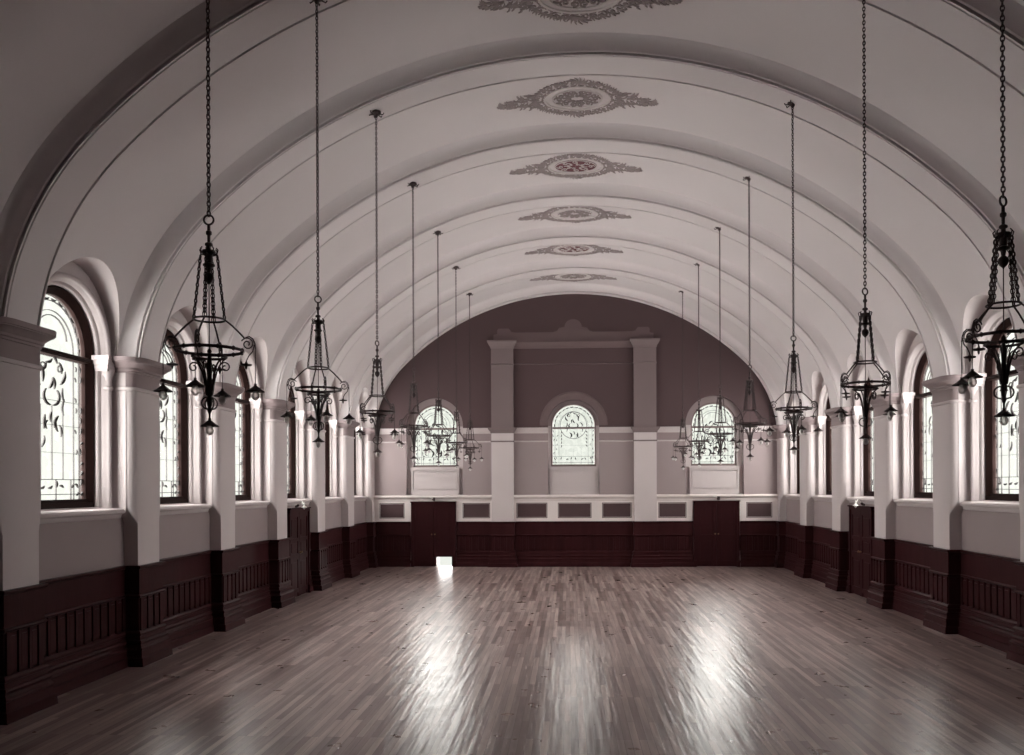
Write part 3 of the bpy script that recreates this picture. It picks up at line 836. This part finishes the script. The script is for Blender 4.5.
# ------------------------------------------------------------ chandeliers (local z = 0 at the lowest bulb tip, world 2.96)
ZC = 2.96
def link_chain(p, q, L, w, r, doubled=0):
    b = MB(); p, q = Vector(p), Vector(q); d = q - p; n = max(1, round(d.length / (L * .74))); t = d.normalized()
    u = t.orthogonal().normalized(); v = t.cross(u)
    for i in range(n):
        c = p + d * ((i + .5) / n); a = u if i % 2 else v
        pts = []
        for j in range(10):
            an = 2 * pi * j / 10
            pts.append(c + t * (L / 2 * sin(an)) + a * (w / 2 * cos(an)))
        b.tube(pts, r, 5, closed=True)
    return b
def make_chandelier():
    root = empty('chandelier')
    T = 7.93 - ZC
    z = lambda w: w - ZC
    b = MB(); b.lathe([(.0, T + .02), (.07, T + .02), (.07, T - .01), (.05, T - .025), (.03, T - .04), (.015, T - .07), (0, T - .075)], n=16)
    for i in range(6): 
        a = i * pi / 3; b.tube([(.05 * cos(a), .05 * sin(a), T - .02), (.10 * cos(a), .10 * sin(a), T - .03), (.115 * cos(a), .115 * sin(a), T - .005)], .008, 6)
    b.build('ceiling_rose', M['iron'], root, 40)
    link_chain((0, 0, T - .06), (0, 0, z(4.63)), .05, .026, .0055).build('chain', M['iron'], root, 60)
    b = MB(); b.tube([(.036 * cos(2 * pi * i / 20), 0, z(4.60) + .036 * sin(2 * pi * i / 20)) for i in range(20)], .008, 6, closed=True)
    b.build('suspension_ring', M['iron'], root, 60)
    b = MB()
    b.lathe([(0, 4.57), (.012, 4.565), (.012, 4.52), (.022, 4.51), (.022, 4.49), (.012, 4.48), (.011, 4.43), (.028, 4.42), (.03, 4.405), (.014, 4.395), (.016, 4.37), (.05, 4.365), (.052, 4.35), (.03, 4.335), (.026, 4.27),
             (.045, 4.26), (.045, 4.25), (.02, 4.235), (.014, 4.20), (.034, 4.18), (.038, 4.155), (.026, 4.13), (.006, 4.11), (.004, 4.1), (.004, 3.6)], (0, 0, -ZC), 12)
    for i in range(8):
        a = pi / 4 * i; b.tube([(.03 * cos(a), .03 * sin(a), z(4.33)), (.06 * cos(a), .06 * sin(a), z(4.34)), (.068 * cos(a), .068 * sin(a), z(4.37)), (.055 * cos(a), .055 * sin(a), z(4.385))], .005, 5)
    b.build('stem', M['iron'], root, 40)
    def ringm(r, zz, hh, tt, n=40):
        m_ = MB(); m_.grid([[((r + dx) * cos(2 * pi * i / n), (r + dx) * sin(2 * pi * i / n), z(zz) + dz) for dx, dz in ((0, -hh), (tt, -hh * .4), (tt, hh * .4), (0, hh), (-tt, hh * .4), (-tt, -hh * .4))] for i in range(n)], closeu=True, closev=True)
        return m_
    ringm(.115, 3.84, .008, .006).build('upper_hoop', M['iron'], root, 60)
    m_ = ringm(.245, 3.605, .012, .011)
    for i in range(12):
        a = 2 * pi * i / 12; m_.lathe([(0, -.02), (.012, -.012), (.016, 0), (.012, .012), (0, .02)], (.245 * cos(a), .245 * sin(a), z(3.605)), 8)
    m_.build('main_ring', M['iron'], root, 60)
    ringm(.125, 3.555, .01, .007).build('lower_ring', M['iron'], root, 60)
    # central basket body
    b = MB()
    b.lathe([(.004, 3.62), (.018, 3.60), (.012, 3.56), (.02, 3.50), (.012, 3.44), (.022, 3.36), (.027, 3.32), (.016, 3.27), (.024, 3.24), (.02, 3.20), (.014, 3.17), (.02, 3.15), (.008, 3.12), (.006, 3.05)], (0, 0, -ZC), 12)
    for i in range(8):
        a = pi / 4 * i + pi / 8
        pr = [(.02, 3.26), (.032, 3.34), (.045, 3.42), (.07, 3.49), (.10, 3.53), (.125, 3.55)]
        b.tube([(r * cos(a), r * sin(a), z(h)) for r, h in pr], [.0075, .0065, .006, .005, .005, .004], 6)
    for i in range(4):
        a = pi / 2 * i + pi / 4
        pr = [(.02 + .045 * sin(t * .5) , 3.20 - .045 * cos(t * .5)) for t in range(0, 10)]
        b.tube([(r * cos(a), r * sin(a), z(h)) for r, h in pr], .006, 6)
    b.build('basket', M['iron'], root, 50)
    def rad(a, r, h, side=0): return (r * cos(a) - side * sin(a), r * sin(a) + side * cos(a), z(h))
    shade_src = None
    for i in range(4):
        a = pi / 2 * i
        cb = MB()
        for sd in (-.007, .007):
            c2 = link_chain(rad(a, .062, 4.33, sd * .7), rad(a, .115, 3.845, sd), .04, .018, .0036); cb.v, n0 = cb.v, len(cb.v)
            cb.f += [tuple(n0 + t for t in f) for f in c2.f]; cb.v += c2.v
        cb.build('suspension_chain', M['iron'], root, 60)
        b = MB()
        # straight twisted stay from hoop to scroll, scroll, outer hook
        b.tube([rad(a, .115, 3.84), rad(a, .17, 3.795), rad(a, .225, 3.74), rad(a, .262, 3.70)], .0075, 6)
        sp = []
        for j in range(30):
            t = j / 29; an = pi * .85 - 2 * pi * 1.6 * t; rr = .05 * (1 - .8 * t); sp.append(rad(a, .285 + rr * cos(an), 3.655 + rr * sin(an)))
        b.tube(sp, .0052, 6)
        b.tube([rad(a, .27, 3.705), rad(a, .30, 3.712), rad(a, .325, 3.695), rad(a, .34, 3.66), rad(a, .343, 3.62)], .005, 6)
        b.tube([rad(a, .335, 3.65), rad(a, .325, 3.60), rad(a, .295, 3.565), rad(a, .278, 3.53), rad(a, .275, 3.49)], .005, 6)
        b.lathe([(0, 3.455), (.008, 3.47), (.01, 3.485), (.042, 3.49), (.046, 3.50), (.012, 3.505), (0, 3.53)], tuple(Vector(rad(a, .275, ZC)) - Vector((0, 0, 0)) + Vector((0, 0, -ZC))), 10)
        # inner C scroll rising from the basket
        cs = [rad(a, .02, 3.27), rad(a, .035, 3.36), rad(a, .055, 3.44), rad(a, .085, 3.50)]
        for j in range(16):
            t = j / 15; an = pi * .75 - 2 * pi * 1.15 * t; rr = .04 * (1 - .72 * t); cs.append(rad(a, .118 + rr * cos(an), 3.475 + rr * sin(an)))
        b.tube(cs, .0055, 6)
        b.build('arm', M['iron'], root, 60)
        b = MB(); b.tube([rad(a, .343, 3.63), rad(a, .343, 3.5), rad(a, .343, 3.345)], .0035, 5); b.build('cord', M['iron'], root, 60)
        lamp(root, rad(a, .343, ZC)[:2], 3.30)
    b = MB(); b.tube([(0, 0, z(3.07)), (0, 0, z(3.04))], .008, 6)
    lamp(root, (0, 0), 3.035)
    return root
def lamp(root, xy, zb):
    zz = zb - ZC
    b = MB(); b.lathe([(.0, .055), (.010, .052), (.012, .035), (.022, .028), (.045, .008), (.068, -.006), (.07, -.012), (.064, -.010), (.04, .002), (.014, .015), (0, .018)], (xy[0], xy[1], zz), 16)
    sh = b.build('lamp_shade', M['iron'], root, 40)
    b = MB(); b.lathe([(.0, -.078), (.012, -.075), (.024, -.062), (.030, -.045), (.028, -.028), (.018, -.010), (.012, .006)], (xy[0], xy[1], zz), 14)
    b.build('bulb', M['bulb'], sh, 60)
ch = make_chandelier()
first = True
for s in (-1, 1):
    for k in range(-1, 6):
        o = ch if first else copy_tree(ch)
        first = False
        x = (-2.90 if k == -1 else -2.92) if s < 0 else 3.02
        o.location = (x, PY(k), ZC - (.03 if (s < 0 and k == -1) else 0))
        ang = {(-1, -1): .12, (-1, 0): .53, (-1, 1): 1.0, (-1, 2): .9, (-1, 3): 1.1, (1, -1): .5, (1, 0): .455, (1, 1): .04, (1, 2): .35}.get((s, k), .3 + .37 * (k + 2) * (1.3 if s > 0 else 1))
        o.rotation_euler = (0, 0, ang)
        n = k + 1
        lab = '%s iron chandelier from the near end in the %s hanging row' % (ORD[n], SIDE[s])
        if n == 6: lab = 'farthest iron chandelier of the %s row, hanging next to the end wall' % SIDE[s]
        if n == 0: lab = 'nearest and largest iron chandelier of the %s row' % SIDE[s]
        tag(o, lab, 'chandelier', 'iron chandeliers hung in two rows from the vault ribs')

# ------------------------------------------------------------ daylight
w = bpy.data.worlds.new('overcast'); scene.world = w; w.use_nodes = True
bg = w.node_tree.nodes['Background']; bg.inputs[0].default_value = (.86, .885, .82, 1); bg.inputs[1].default_value = 1.0
def sun(name, direction, strength, angle, col=(1, .97, .95)):
    l = bpy.data.lights.new(name, 'SUN'); l.energy = strength; l.angle = math.radians(angle); l.color = col
    o = bpy.data.objects.new(name, l); C.objects.link(o)
    o.rotation_euler = Vector(direction).to_track_quat('-Z', 'Y').to_euler(); o.location = (0, 10, 20)
    return o
S = 1.0
sun('daylight_left', (1, .6, -.12), 48 * S, 122)
sun('daylight_right', (-1, .6, -.12), 48 * S, 122)
sun('daylight_end', (0, -1, -.25), 15 * S, 60)

b = MB(); b.box(-1.6, 1.6, YE + .5, YE + 10.7, 6.05, 6.18)  # unseen slab on posts, added to weaken the middle window's floor reflection
for q in (-1, 1): b.box(q * 1.5, q * 1.35, YE + 10.4, YE + 10.55, 0, 6.08)
tag(b.build('sky_blocker', M['sash_grey']), 'unseen grey slab added outside to block sky from the middle end window', 'sky blocker', kind='structure')

# ------------------------------------------------------------ camera
F = 850.; CX, CY, ROLL, YAW = 530.471, 485.92, .0042, .0446
cam = bpy.data.cameras.new('camera'); co = bpy.data.objects.new('camera', cam); C.objects.link(co)
cam.sensor_width = 36; cam.lens = F / 1024 * 36
cam.shift_x = (512 - CX) / 1024; cam.shift_y = (CY - 377.5) / 1024
R = Matrix.Rotation(YAW, 4, 'Z') @ Matrix.Rotation(pi / 2, 4, 'X') @ Matrix.Rotation(-ROLL, 4, 'Z')
co.matrix_world = Matrix.Translation((-.1673, 0, 2.53)) @ R
cam.clip_start = .05; cam.clip_end = 200
scene.camera = co
vs = scene.view_settings
vs.view_transform = 'Standard'; vs.look = 'None'; vs.gamma = 1; vs.exposure = 0; vs.use_curve_mapping = False
